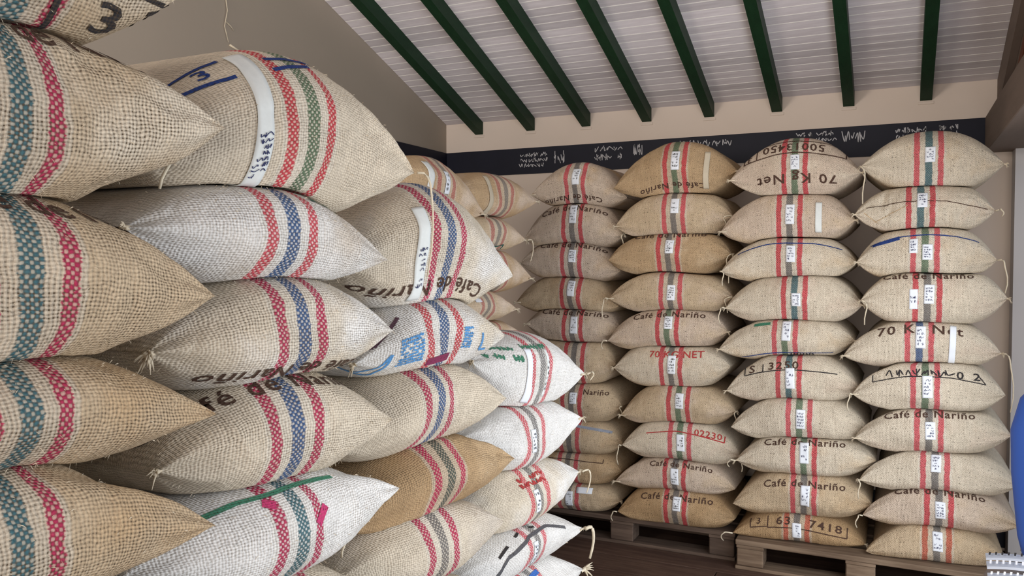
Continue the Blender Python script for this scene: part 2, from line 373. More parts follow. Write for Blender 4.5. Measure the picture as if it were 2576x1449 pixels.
        bb = np.broadcast_to(d[:, :1], (ns, nb)); db = B + .1 + (bb - B - .1) * tt[None, :]
        zb_ = np.broadcast_to(z[:, :1], (ns, nb)); zt_ = np.broadcast_to(z[:, -1:], (ns, nb))
        th2 = np.linspace(math.pi / 2, 1.5 * math.pi, 7)[1:-1]
        dk = B + .1 + .1 * np.cos(th2)[None, :] * np.clip(S.P(s, 3), .05, 1)[:, None]; zk = zc + np.where(np.sin(th2) > 0, ut, ub) * np.sin(th2)[None, :]
        D = np.concatenate([db, d, db[:, ::-1], dk], 1) + S.F0; Z = np.concatenate([zb_, z, zt_, zk], 1)
        o_ = (s * S.w / 2)[:, None] + 0 * D; LAT = S.lat + o_ * np.where(o_ * S.side > 0, S.squeeze(D), 1.0)
        isbot = np.zeros(nt, bool); isbot[:nb + nc // 2] = True; isbot[nb + nc + nb + 3:] = True
        if not S.top: Z = np.where(isbot[None, :], Z, smin(Z, S.contact(s)[:, None], .018))
        floorz = (S.below.top_at(LAT, D) - S.z0 + .006) if S.below is not None else np.zeros_like(Z)
        Zb = np.where(isbot[None, :], smax(Z, floorz, .012), Z)
        Z = np.maximum(Zb, np.where(isbot[None, :], -9, floorz + .004))
        S.jm = nb + nc // 2; a, e = S.jm, nb + nc + nb + 3
        S.TD = np.minimum.accumulate(D[:, a:e], 1)[:, ::-1] + np.arange(e - a)[None, :] * 1e-7; S.TZ = (Z + S.z0)[:, a:e][:, ::-1]
        if S.frame == 'back': P3 = np.stack([LAT, -D, Z + S.z0], 2); S.org = np.array([S.lat, -S.F0, S.z0])
        else: P3 = np.stack([D, LAT, Z + S.z0], 2); S.org = np.array([S.F0, S.lat, S.z0])
        P3 = P3 - S.org
        S.s, S.P3, S.nt, S.ns = s, P3, nt, ns
        seg = np.linalg.norm(np.diff(P3, axis=1), axis=2); arc = np.concatenate([np.zeros((ns, 1)), np.cumsum(seg, 1)], 1)
        jm = nb + nc // 2; arc = arc - (arc[:, jm - 1:jm] + arc[:, jm:jm + 1]) / 2; S.arc = arc
        girth = (arc[:, nb + nc] - arc[:, nb - 1]); gm = girth.max(); vs = arc * (gm / np.clip(girth, gm * .12, None))[:, None] ** .55
        S.U = s * S.w / 2 - S.off
        S.K = np.linspace(-.20, .24, 111)
        S.Q = np.stack([[np.interp(S.K, arc[i], P3[i, :, k]) for k in range(3)] for i in range(ns)]).transpose(0, 2, 1)
        Vt = P3.reshape(-1, 3); idx = np.arange(ns * nt).reshape(ns, nt); Fc = []
        for i in range(ns - 1):
            a, b = idx[i], idx[i + 1]
            Fc += [(int(a[j]), int(b[j]), int(b[(j + 1) % nt]), int(a[(j + 1) % nt])) for j in range(nt)]
        Fc.append(tuple(int(k) for k in idx[0])); Fc.append(tuple(int(k) for k in idx[-1][::-1]))
        uv = np.stack([np.broadcast_to(S.U[:, None], (ns, nt)), vs], 2).reshape(-1, 2) + 0
        S.root = empty('coffee_sack', S.org)
        S.body = link('sack_body', mesh_from('sack_body', Vt, Fc, True, uv), JUTE, S.root)
        return S
    def at(S, u, v, lift=0.002):
        """points on the cloth: u metres from the stripe centre, v metres up from the front crest"""
        u = np.asarray(u, float); v = np.asarray(v, float)
        def ev(u, v):
            i = np.clip(np.interp(u, S.U, np.arange(S.ns)), 0, S.ns - 1.001); k = np.clip((v + .20) / .004, 0, 109.999)
            i0 = i.astype(int); k0 = k.astype(int); fi = (i - i0)[:, None]; fk = (k - k0)[:, None]
            return (S.Q[i0, k0] * (1 - fi) * (1 - fk) + S.Q[i0 + 1, k0] * fi * (1 - fk) + S.Q[i0, k0 + 1] * (1 - fi) * fk + S.Q[i0 + 1, k0 + 1] * fi * fk)
        p = ev(u, v); n = np.cross(ev(u + .006, v) - ev(u - .006, v), ev(u, v + .006) - ev(u, v - .006))
        n /= np.linalg.norm(n, axis=1)[:, None] + 1e-9
        return p + n * lift, n
    def patch(S, name, u0, u1, v0, v1, mat, lift=.0025, tilt=0.0, nu=6, nv=18, parent=None, wav=0.0):
        uu, vv = np.meshgrid(np.linspace(u0, u1, nu), np.linspace(v0, v1, nv), indexing='ij'); uu = uu + tilt * (vv - v0)
        if wav: uu = uu + wav * np.sin(vv * 30)
        p, n = S.at(uu.ravel(), vv.ravel(), lift); N = nu * nv; Vt = np.concatenate([p, p - n * .0016]); Fc = []
        for i in range(nu - 1):
            for j in range(nv - 1):
                a = i * nv + j; q = (a, a + nv, a + nv + 1, a + 1); Fc += [q, tuple(N + k for k in q[::-1])]
        rim = [i * nv for i in range(nu)] + [(nu - 1) * nv + j for j in range(1, nv)] + [i * nv + nv - 1 for i in range(nu - 2, -1, -1)] + [j for j in range(nv - 2, 0, -1)]
        for a, b in zip(rim, rim[1:] + rim[:1]): Fc.append((b, a, N + a, N + b))
        return link(name, mesh_from(name, Vt, Fc, True), mat, parent or S.root)
    def flat(S, name, v2, faces, mat, lift=.003, parent=None, ink=None):
        v2 = np.asarray(v2, float); p, _ = S.at(v2[:, 0], v2[:, 1], lift)
        o = link(name, mesh_from(name, p, faces, True, v2), mat, parent or S.root); o['kind'] = 'stuff'
        if ink is not None: colour(o, tint=ink, tint_alt=ink, stripe_outer=ink, stripe_mid=ink, pitch=S.body['pitch'], seam=S.body['seam'], weft=0, openness=S.body['openness'] * .8, stripe_strength=0, specks=.6, relief=.6)
        return o
    def text(S, body, u, v, size, ink, turn=False, sx=1.0, spacing=1.0, name='lettering'):
        v2, f = text_mesh(body, spacing); a = np.array(v2) * size * np.array([sx, 1.0])
        if turn: a = -a
        a[:, 0] += u; a[:, 1] += v
        return S.flat(name, a, f, JUTE, .0022, None, ink)
    def lines(S, segs, w, ink, name='printed_line'):
        parts = []
        for (u0, v0, u1, v1) in segs:
            n = max(2, int(math.hypot(u1 - u0, v1 - v0) / .012)); parts.append(ribbon([(u0 + (u1 - u0) * i / n, v0 + (v1 - v0) * i / n) for i in range(n + 1)], w))
        v, f = merge(parts); return S.flat(name, v, f, JUTE, .0020, None, ink)
    def label_paper(S, u0, u1, v0, v1, ink, mat=None, rows=3, cols=2, tilt=0.0):
        t = S.patch('paper_label', u0, u1, v0, v1, mat or M_PAPER, .0030, tilt)
        m = (u1 - u0) * .16; v, f = scribble(u0 + m, v0 + (v1 - v0) * .12, u1 - m, v0 + (v1 - v0) * .88, rows + 1, cols + 1, .0014, S.r, .38)
        v = [(a + tilt * (b - v0), b) for a, b in v]
        S.flat('handwriting', v, f, ink, .0046, t); return t
    def tip(S, side):
        i = S.ns - 1 if side > 0 else 0; j = S.jm; return S.P3[i, j].copy()
    def tuft(S, side, size=1.0, mat=None):
        """frayed, stitched-up corner of the bag"""
        p = Vector(S.tip(side)); ax = Vector((1, 0, 0)) if S.frame == 'back' else Vector((0, 1, 0)); ou = Vector((0, -1, 0)) if S.frame == 'back' else Vector((1, 0, 0))
        parts = [tube([p - ax * side * .034, p - ax * side * .014, p - ax * side * .002, p + ax * side * .008 * size + Vector((0, 0, -.004))], .004, .0055 * size, 6)]
        for k in range(12):
            dv = (ax * side * S.r.uniform(.3, 1) + ou * S.r.uniform(-.2, .8) + Vector((0, 0, S.r.uniform(-1.0, .6)))) * .022 * size
            parts.append(tube([p, p + dv * .6, p + dv + Vector((0, 0, -.006))], .0026 * size, .0008, 4))
        v, f = merge(parts); o = link('frayed_corner', mesh_from('frayed_corner', v, f, True), mat or M_FUZZ, S.root); o['kind'] = 'stuff'; return o
    def twine(S, side, length=.12, sway=.03, r=.0042, curl=1.0):
        p = Vector(S.tip(side)); ax = Vector((1, 0, 0)) if S.frame == 'back' else Vector((0, 1, 0)); ou = Vector((0, -1, 0)) if S.frame == 'back' else Vector((1, 0, 0))
        pts = []
        for k in range(9):
            t = k / 8; pts.append(p + ax * side * (sway * math.sin(t * 2.2 * curl) + .006 * math.sin(9 * t)) + ou * (.012 + .02 * math.sin(t * 3)) + Vector((0, 0, .012 * math.sin(t * 3.1) - length * t * t)))
        v, f = tube(pts, r, r * .7, 6); return link('twine_end', mesh_from('twine_end', v, f, True), M_TWINE, S.root)
    def fuzz(S, n=160, length=.014):
        """stray fibres standing off the cloth"""
        Rr = np.random.default_rng(S.r.randrange(9999)); u = Rr.uniform(S.U[2], S.U[-3], n); v = Rr.uniform(-.15, .19, n)
        p, nn = S.at(u, v, 0); Vt = []; Fc = []
        for i in range(n):
            t = Rr.normal(0, 1, 3) * .7 + nn[i]; t /= np.linalg.norm(t); w = np.cross(t, Rr.normal(0, 1, 3)); w /= np.linalg.norm(w); L = length * Rr.uniform(.4, 1.5)
            b = len(Vt); Vt += [p[i] - w * .0004, p[i] + w * .0004, p[i] + t * L * .6 + w * .0003, p[i] + t * L + np.array([0, 0, -.3 * L])]; Fc += [(b, b + 1, b + 2), (b + 1, b + 3, b + 2)]
        o = link('loose_fibres', mesh_from('loose_fibres', Vt, Fc), M_FUZZ, S.root); o['kind'] = 'stuff'; return o

_texts = {}
def text_mesh(body, spacing=1.0):
    if (body, spacing) in _texts: return _texts[(body, spacing)]
    cu = bpy.data.curves.new('t', 'FONT'); cu.body = body; cu.size = 1.0; cu.align_x = 'CENTER'; cu.align_y = 'CENTER'; cu.resolution_u = 2; cu.offset = .012; cu.space_character = spacing
    o = bpy.data.objects.new('t', cu); C.objects.link(o); dg = bpy.context.evaluated_depsgraph_get(); me = bpy.data.meshes.new_from_object(o.evaluated_get(dg))
    bm = bmesh.new(); bm.from_mesh(me); bmesh.ops.triangulate(bm, faces=bm.faces)
    for _ in range(3):
        es = [e for e in bm.edges if e.calc_length() > .22]
        if not es: break
        bmesh.ops.subdivide_edges(bm, edges=es, cuts=1); bmesh.ops.triangulate(bm, faces=bm.faces)
    bm.verts.ensure_lookup_table(); v = [(p.co.x, p.co.y) for p in bm.verts]; f = [tuple(q.index for q in fc.verts) for fc in bm.faces]
    bm.free(); bpy.data.objects.remove(o); bpy.data.curves.remove(cu); bpy.data.meshes.remove(me); _texts[(body, spacing)] = (v, f); return v, f

GOLD = (0.46, 0.305, 0.165); TAN = (0.59, 0.455, 0.305); TAN2 = (0.52, 0.365, 0.215); PALE = (0.70, 0.605, 0.475); GREYT = (0.61, 0.535, 0.45); WHITE = (0.80, 0.775, 0.74); ROSE = (0.64, 0.515, 0.405)
RED = (0.56, 0.035, 0.060); PINKR = (0.60, 0.065, 0.095); CRIM = (0.46, 0.015, 0.085); ORNG = (0.50, 0.10, 0.06)
GREEN = (0.10, 0.17, 0.10); TEAL = (0.035, 0.13, 0.16); BLUE = (0.028, 0.092, 0.235); GREY = (0.16, 0.15, 0.145); DKG = (0.06, 0.085, 0.075)
INK = (0.075, 0.042, 0.032); REDINK = (0.42, 0.05, 0.05); BLUEINK = (0.02, 0.05, 0.20); BLACKINK = (0.035, 0.033, 0.036); GREENINK = (0.06, 0.22, 0.14); SKYINK = (0.10, 0.30, 0.60)

# column, row from the top, lateral centre, width, base height, top height, stripe offset, height of left / right corner (share of the sack's height)
BACK_SACKS = [
 (0,0,-1.812,0.603,2.122,2.384,-0.006,0.22,0.10),
 (0,1,-1.847,0.634,1.879,2.122,0.008,0.10,0.18),
 (0,2,-1.876,0.643,1.660,1.879,0.025,0.39,0.19),
 (0,3,-1.897,0.670,1.453,1.660,0.043,0.19,0.12),
 (0,4,-1.854,0.618,1.246,1.454,0.015,0.52,0.41),
 (0,5,-1.857,0.568,0.984,1.247,0.033,0.53,0.51),
 (0,6,-1.838,0.605,0.752,0.983,-0.001,0.43,0.44),
 (0,7,-1.837,0.606,0.546,0.750,-0.020,0.36,0.37),
 (0,8,-1.842,0.596,0.347,0.544,-0.030,0.33,0.46),
 (0,9,-1.844,0.592,0.172,0.348,-0.017,0.15,0.46),
 (1,0,-1.206,0.722,2.163,2.474,0.017,0.12,0.38),
 (1,1,-1.211,0.688,1.927,2.164,0.012,0.18,0.38),
 (1,2,-1.241,0.728,1.689,1.927,0.008,0.31,0.46),
 (1,3,-1.228,0.728,1.469,1.689,0.015,0.28,0.35),
 (1,4,-1.248,0.712,1.246,1.469,0.017,0.10,0.43),
 (1,5,-1.220,0.688,1.009,1.247,0.010,0.40,0.55),
 (1,6,-1.180,0.676,0.794,1.012,0.014,0.10,0.38),
 (1,7,-1.162,0.690,0.572,0.795,0.007,0.28,0.19),
 (1,8,-1.198,0.711,0.385,0.568,0.014,0.10,0.18),
 (1,9,-1.188,0.694,0.172,0.386,0.010,0.22,0.32),
 (2,0,-0.528,0.693,2.136,2.453,0.008,0.26,0.33),
 (2,1,-0.567,0.714,1.890,2.137,0.019,0.15,0.38),
 (2,2,-0.560,0.721,1.675,1.890,0.014,0.10,0.35),
 (2,3,-0.531,0.725,1.431,1.675,0.015,0.23,0.35),
 (2,4,-0.568,0.724,1.226,1.429,0.003,0.10,0.45),
 (2,5,-0.529,0.708,0.986,1.227,-0.011,0.10,0.31),
 (2,6,-0.491,0.726,0.765,0.990,0.007,0.17,0.31),
 (2,7,-0.456,0.735,0.562,0.767,-0.001,0.25,0.51),
 (2,8,-0.473,0.732,0.339,0.562,0.018,0.10,0.38),
 (2,9,-0.487,0.702,0.172,0.334,-0.004,0.10,0.11),
 (3,0,0.154,0.679,2.151,2.447,-0.013,0.38,0.35),
 (3,1,0.121,0.665,1.931,2.153,-0.015,0.35,0.38),
 (3,2,0.134,0.665,1.692,1.931,-0.004,0.25,0.29),
 (3,3,0.169,0.690,1.440,1.692,-0.025,0.42,0.50),
 (3,4,0.117,0.750,1.222,1.439,-0.007,0.10,0.27),
 (3,5,0.152,0.723,0.974,1.223,-0.012,0.26,0.37),
 (3,6,0.173,0.739,0.754,0.975,-0.012,0.21,0.48),
 (3,7,0.204,0.747,0.553,0.756,-0.011,0.10,0.23),
 (3,8,0.218,0.739,0.359,0.556,-0.004,0.11,0.18),
 (3,9,0.197,0.660,0.172,0.358,0.010,0.10,0.21),
]
LEFT_SACKS = [
 (0,0,0.812,0.574,2.141,2.377,0.000,0.45,0.43),
 (0,1,0.798,0.774,1.870,2.138,0.000,0.45,0.52),
 (0,2,0.812,0.686,1.606,1.872,0.000,0.45,0.30),
 (0,3,0.798,0.712,1.430,1.607,0.000,0.45,0.17),
 (0,4,0.785,0.728,1.215,1.433,0.000,0.45,0.14),
 (1,0,1.505,0.699,1.932,2.251,-0.025,0.08,0.18),
 (1,1,1.412,0.630,1.728,1.927,0.000,0.45,0.14),
 (1,2,1.451,0.603,1.499,1.728,-0.007,0.30,0.33),
 (1,3,1.454,0.578,1.262,1.500,-0.024,0.27,0.35),
 (1,4,1.425,0.703,1.031,1.262,0.000,0.45,0.56),
 (1,5,1.466,0.635,0.752,1.015,0.000,0.45,0.37),
 (2,0,2.133,0.675,1.651,1.996,-0.025,0.26,0.15),
 (2,1,2.117,0.583,1.443,1.651,-0.025,0.12,0.31),
 (2,2,2.079,0.690,1.228,1.447,-0.025,0.08,0.32),
 (2,3,2.129,0.713,1.003,1.218,-0.025,0.08,0.37),
 (2,4,2.070,0.652,0.795,1.013,0.000,0.45,0.45),
 (2,5,2.137,0.574,0.526,0.771,0.000,0.45,0.53),
 (3,0,2.840,0.681,1.207,1.486,-0.025,0.70,0.28),
 (3,1,2.788,0.731,0.989,1.215,-0.025,0.70,0.51),
 (3,2,2.778,0.697,0.766,0.986,0.000,0.45,0.55),
 (3,3,2.749,0.845,0.600,0.775,0.000,0.45,0.20),
 (3,4,2.760,0.844,0.402,0.596,0.000,0.45,0.29),
]
CORNER_SACKS = [
 (0,0,3.332,0.679,1.973,2.256,0.000,0.45,0.08),
 (0,1,3.275,0.636,1.770,1.970,0.000,0.45,0.08),
 (0,2,3.274,0.637,1.560,1.770,0.000,0.45,0.15),
 (0,3,3.273,0.638,1.329,1.560,0.000,0.45,0.18),
 (1,0,3.978,0.738,2.005,2.240,0.000,0.45,0.42),
 (1,1,3.881,0.598,1.821,2.000,0.000,0.45,0.31),
 (1,2,3.914,0.709,1.601,1.821,0.000,0.45,0.26),
 (1,3,3.754,0.618,1.442,1.606,0.000,0.45,0.30),
 (1,4,3.856,0.681,1.249,1.435,0.000,0.45,0.39),
 (1,5,3.856,0.737,1.051,1.249,0.000,0.45,0.31),
]

ORD = ['topmost', 'second from top', 'third from top', 'fourth from top', 'fifth from top', 'sixth from top', 'seventh from top', 'third from bottom', 'second from bottom', 'lowest']
COLN = ['leftmost back column', 'back column beside it', 'third back column', 'rightmost back column']
ALL = {}
def paint(S, tint, alt, outer, mid, pitch, openness, strength=.9, specks=.5, relief=.7, seam=.32, weft=.15):
    colour(S.body, seam=seam, weft=weft, tint=tint, tint_alt=alt, stripe_outer=outer, stripe_mid=mid, pitch=pitch, openness=openness, stripe_strength=strength, specks=specks, relief=relief)

# ---- back wall: four columns of ten
BACK_MID = {0: [GREY] * 10, 1: [GREEN, GREY, GREY, GREY, GREEN, GREY, GREEN, GREEN, GREY, GREY], 2: [GREEN, GREY, GREY, TEAL, GREEN, TEAL, GREEN, GREEN, GREY, GREY], 3: [TEAL, TEAL, GREEN, GREY, BLUE, GREEN, GREY, GREY, GREY, GREY]}
BACK_TINT = {0: [(ROSE, TAN2), (ROSE, TAN), (ROSE, TAN2), (TAN, TAN2), (ROSE, TAN), (TAN, ROSE), (TAN, TAN), (TAN, TAN2), (TAN2, TAN), (TAN, TAN2)],
    1: [(TAN2, TAN2), (TAN, ROSE), (TAN2, TAN), (TAN, ROSE), (ROSE, TAN), (PALE, TAN), (TAN, ROSE), (PALE, ROSE), (ROSE, TAN), (GOLD, TAN2)],
    2: [(ROSE, PALE), (ROSE, TAN), (PALE, TAN), (PALE, ROSE), (PALE, TAN), (PALE, ROSE), (PALE, PALE), (PALE, TAN), (TAN, TAN2), (GOLD, GOLD)],
    3: [(PALE, TAN), (PALE, ROSE), (PALE, TAN), (PALE, ROSE), (PALE, ROSE), (PALE, PALE), (PALE, ROSE), (PALE, PALE), (ROSE, TAN), (TAN, TAN2)]}
LOOK = {}
below = {}
def limit(rows, c, z0, z1, side):
    """lateral position of the neighbouring column's corner that the side of this sack must not pass"""
    n = [q[2] - side * q[3] / 2 for q in rows if q[0] == c + side and min(z1, q[5]) - max(z0, q[4]) > .015]
    return (min(n) - .006 if side > 0 else max(n) + .006) if n else None
def lower_rows(rows, ncol, w):
    out = list(rows)
    for c in range(ncol):
        low = [q for q in rows if q[0] == c][-1]; n = max(1, round(low[4] / .21)); h = low[4] / n
        out += [(c, 90 + i, low[2], w, h * i, h * (i + 1), 0.0, .3, .3) for i in range(n)]
    return out
for (c, r, lat, w, z0, z1, off, eL, eR) in sorted(BACK_SACKS, key=lambda q: (q[0], -q[1])):
    sd = 100 + c * 20 + r
    S = Sack('back', -4.74, lat, w, z0, z1, off, eL, eR, below.get(c), r == 0, creases=22 if (c, r) == (3, 1) else 7, depthc=.009 if (c, r) == (3, 1) else .0045, yaw=random.Random(sd).uniform(-.012, .004), ear=-.01, depth=.84, R=.125, seed=sd,
             p=2.7 if r == 0 else 4.3, side=-1, recess=.085, lim=limit(BACK_SACKS, c, z0, z1, -1), foff=random.Random(sd + 5).uniform(-.01, .01)).build(72, 36)
    below[c] = S; ALL['back', c, r] = S
    t1, t2 = BACK_TINT[c][r]; rr = random.Random(sd)
    paint(S, t1, t2, ORNG if (c, r) in ((2, 9), (3, 9)) else (PINKR if rr.random() < .5 else RED), BACK_MID[c][r], .0056 if c < 2 else .0060, .36, .92, .66, 1.1, .30)
    # white paper label stuck between the stripes
    if (c, r) not in ((0, 5), (0, 7), (0, 8)):
        a = rr.uniform(-.022, -.012); ln = rr.uniform(.07, .12); v0 = rr.uniform(-.05, .01)
        S.label_paper(a, a + .048, v0, v0 + ln, M_INKB if c >= 2 else M_INKK, None, 4, 2, rr.uniform(-.04, .04))
    if rr.random() < .75: S.tuft(-1, .9)
    if rr.random() < .6: S.tuft(1, .9)
A = ALL
def desc(key, text): LOOK[key] = text
def cafe(key, u=0.0, v=.088, size=.058, turn=False, body='Café de Nariño', ink=INK): A[key].text(body, u, v, size, ink, turn, 1.05, 1.12)
for key, v in ((('back', 0, 1), .106), (('back', 0, 2), .106), (('back', 0, 4), .096), (('back', 1, 4), .098), (('back', 1, 9), .082), (('back', 2, 7), .094), (('back', 2, 8), .078), (('back', 3, 3), .130), (('back', 3, 6), .102), (('back', 3, 8), .106), (('back', 1, 2), .128)):
    cafe(key, .0, v)
cafe(('back', 0, 0), -.02, -.085, .05, True); cafe(('back', 1, 0), -.02, -.105, .052, True); cafe(('back', 1, 8), .03, .080, .05)
for key in (('back', 0, 1), ('back', 0, 2), ('back', 0, 4), ('back', 1, 4), ('back', 1, 9), ('back', 2, 7), ('back', 2, 8), ('back', 3, 3), ('back', 3, 6), ('back', 3, 8), ('back', 1, 2), ('back', 1, 8)):
    desc(key, {('back', 0, 1): 'rosy sack with brown Café lettering along its top', ('back', 0, 2): 'rosy sack with brown Café lettering and tan right half', ('back', 0, 4): 'sack with brown Café lettering under the contact line', ('back', 1, 4): 'rosy sack with Café lettering above pink stripes', ('back', 1, 9): 'brown sack with Café lettering on the dark pallet', ('back', 2, 7): 'cream sack with reddish-brown Café lettering', ('back', 2, 8): 'tan sack with large brown Café lettering', ('back', 3, 3): 'sack with two white labels under brown top lettering', ('back', 3, 6): 'cream sack with brown Café lettering and label', ('back', 3, 8): 'grey-stripe sack with Café lettering near the bottom', ('back', 1, 2): 'golden-tan sack with half-hidden Café lettering', ('back', 1, 8): 'rosy sack with half-hidden Café lettering'}[key])
desc(('back', 0, 0), 'domed rosy sack with black-written label'); desc(('back', 1, 0), 'domed golden-tan sack with narrow tan strap')
S = A['back', 2, 0]; S.text('70 Kg Net', .01, -.062, .075, INK, True, 1.15, 1.15); S.text('50013450', -.01, .118, .066, INK, True, 1.15, 1.1); S.text('3', -.245, .085, .055, INK, True)
S.lines([(-.275, .060, -.275, .115), (-.275, .060, -.10, .078), (-.10, .078, .10, .078), (.10, .078, .26, .062), (.26, .062, .26, .115), (-.205, .07, -.205, .135), (-.20, .155, .22, .155)], .006, INK)
desc(('back', 2, 0), 'sack printed with upside-down 70 Kg Net')
S = A['back', 1, 5]; S.text('70 KG NET', .03, .083, .058, REDINK, False, 1.1, 1.05); desc(('back', 1, 5), 'pale jute sack printed 70 KG NET in red')
S = A['back', 1, 7]; S.text('02230', .16, .078, .052, REDINK, False, 1.1, 1.1); S.lines([(-.20, .062, -.02, .072), (-.02, .072, .25, .052), (.25, .052, .25, .095)], .006, REDINK); desc(('back', 1, 7), 'sack with red printed box and number')
S = A['back', 2, 5]; S.text('S', -.20, .078, .062, INK, False, 1.2); S.text('3250', -.03, .080, .060, INK, False, 1.2, 1.2); S.lines([(-.24, .052, .25, .058), (-.24, .052, -.24, .10), (-.14, .055, -.14, .10)], .0055, BLACKINK)
desc(('back', 2, 5), 'pale sack with black boxed characters on top')
S = A['back', 2, 9]; S.text('3', -.205, .052, .05, INK); S.text('63', -.07, .050, .062, INK, False, 1.2, 1.2); S.text('7418', .15, .048, .062, INK, False, 1.2, 1.2)
S.lines([(-.25, .020, -.16, .020), (-.25, .020, -.25, .080), (-.155, .016, -.155, .080), (-.155, .014, .26, .010), (.26, .010, .26, .075)], .0055, INK); desc(('back', 2, 9), 'brown sack with boxed digits 3 63')
S = A['back', 3, 4]; S.text('70 Kg Net', .0, .080, .070, INK, False, 1.2, 1.15); S.patch('white_strap', .135, .165, -.12, .115, M_PAPER, .004, .03); desc(('back', 3, 4), 'sack printed 70 Kg Net with white strap')
S = A['back', 3, 5]; S.text('0 2', .20, .080, .055, BLACKINK, False, 1.3, 1.3); v, f = scribble(-.22, .062, .13, .112, 1, 9, .006, S.r); S.flat('smudged_print', v, f, JUTE, .002, None, BLACKINK); S.lines([(-.25, .052, -.1, .066), (-.1, .066, .12, .066), (.12, .066, .28, .046), (.28, .046, .25, .085), (-.25, .052, -.25, .09)], .005, BLACKINK); desc(('back', 3, 5), 'pale sack with black boxed characters')
S = A['back', 2, 4]; S.lines([(-.24, -.088, -.1, -.085), (-.1, -.085, .1, -.085), (.1, -.085, .25, -.076)], .006, BLUEINK); S.text('0000', .09, -.100, .045, BLACKINK, False, 1.3, 1.1); S.lines([(-.17, .10, -.08, .098)], .02, GREENINK)
desc(('back', 2, 4), 'jute sack with a blue line along its lower edge')
S = A['back', 2, 2]; S.lines([(-.28, .075, -.12, .088), (-.12, .088, .12, .088), (.12, .088, .27, .072)], .006, BLUEINK); desc(('back', 2, 2), 'sack with blue line arching over its top')
S = A['back', 3, 2]; S.lines([(-.26, .078, -.1, .094), (-.1, .094, .15, .094), (.15, .094, .25, .082)], .006, BLUEINK); S.lines([(-.25, .072, -.12, .088)], .020, BLUEINK); S.label_paper(-.075, -.035, .0, .075, M_INKB); desc(('back', 3, 2), 'jute sack with two white labels and blue top line')
S = A['back', 3, 3]; S.label_paper(-.085, -.045, -.05, .055, M_INKB)
S = A['back', 3, 1]; S.lines([(-.26, .025, -.05, .040), (-.05, .040, .12, .036), (.12, .036, .31, .004)], .004, INK, 'mouth_seam'); S.lines([(-.22, -.06, -.06, .02), (-.27, .0, -.2, -.07)], .003, TAN2, 'crease_line')
desc(('back', 3, 1), 'crumpled pale sack with seam across its front')
A['back', 1, 0].patch('tan_strap', .155, .185, -.13, .10, M_STRAPT, .005, .05); A['back', 2, 1].patch('tan_strap', .135, .168, -.085, .085, M_STRAP, .004)
desc(('back', 2, 1), 'sack with pale vertical strap right of stripes'); desc(('back', 3, 0), 'big domed cream jute sack with teal middle stripe')
S = A['back', 0, 7]; S.lines([(.02, .088, .26, .066)], .018, (0.3, 0.33, 0.40)); desc(('back', 0, 7), 'sack with blue-grey edging on top right')
S = A['back', 0, 8]; S.lines([(-.2, .078, .22, .055), (.22, .055, .22, .08)], .005, INK); desc(('back', 0, 8), 'half-hidden sack with dark printed frame line')
desc(('back', 0, 9), 'jute sack resting on the dark pallet, half hidden')
S = A['back', 0, 9]; S.patch('paper_label', .05, .15, .045, .085, M_PAPER, .003)
S = A['back', 0, 6]; S.text('Nariño', .15, .085, .05, INK, False, 1.0, 1.1); desc(('back', 0, 6), 'half-hidden brown sack with dark top letters')
for key, side, ln, sw in ((('back', 0, 1), 1, .09, .0), (('back', 1, 1), 1, .05, -.05), (('back', 1, 3), -1, .13, .03), (('back', 1, 2), 1, .17, -.02), (('back', 1, 4), -1, .05, .03), (('back', 1, 3), 1, .09, -.04), (('back', 2, 2), -1, .08, -.02), (('back', 2, 3), -1, .09, .03),
        (('back', 2, 4), 1, .08, .03), (('back', 3, 5), -1, .09, .02), (('back', 2, 5), 1, .04, .02), (('back', 3, 2), 1, .17, .04), (('back', 3, 4), 1, .30, .05), (('back', 3, 7), -1, .10, .0), (('back', 3, 8), -1, .07, .03), (('back', 3, 8), 1, .12, .0), (('back', 1, 7), 1, .09, .01),
        (('back', 1, 7), -1, .12, .02), (('back', 0, 6), 1, .05, .0), (('back', 1, 9), -1, .06, .03), (('back', 2, 9), -1, .05, .06), (('back', 2, 7), -1, .04, .04), (('back', 1, 6), 1, .08, .0), (('back', 3, 3), -1, .13, -.03), (('back', 3, 0), -1, .20, -.02), (('back', 3, 1), 1, .03, .03)):
    A[key].twine(side, ln, sw)
DEF = {(0, 3): 'plain tan sack with red and grey stripes', (0, 5): 'dark tan sack partly behind white sacks', (1, 1): 'plain sack with grey middle stripe and label', (1, 3): 'jute sack with dangling twine at both ends', (1, 6): 'plain sack with white label over green stripe',
    (2, 3): 'plain pale jute sack with teal middle stripe', (2, 6): 'plain cream jute sack with green middle stripe', (3, 7): 'plain pale jute sack with long white label', (3, 9): 'sack with orange stripes on the pallet'}
def finish(S, label, group): tag(S.root, label, 'sack', group)
for (k, c, r), S in list(A.items()):
    d = LOOK.get((k, c, r)) or DEF[(c, r)]
    lb = f'{d}, {ORD[r]} of {COLN[c]}'; lb = lb if len(lb.split()) <= 16 else lb.replace(' jute sack', ' sack').replace(' of ', ', ', 1); finish(S, lb, 'jute sacks stacked along the back wall')

LAY = ['floor layer', 'second layer up', 'third layer up', 'fourth layer up', 'fifth layer up', 'sixth layer up', 'seventh layer up', 'eighth layer up']
LC = ['column nearest the entrance', 'second column from the entrance', 'third column from the entrance', 'column nearest the pallets']
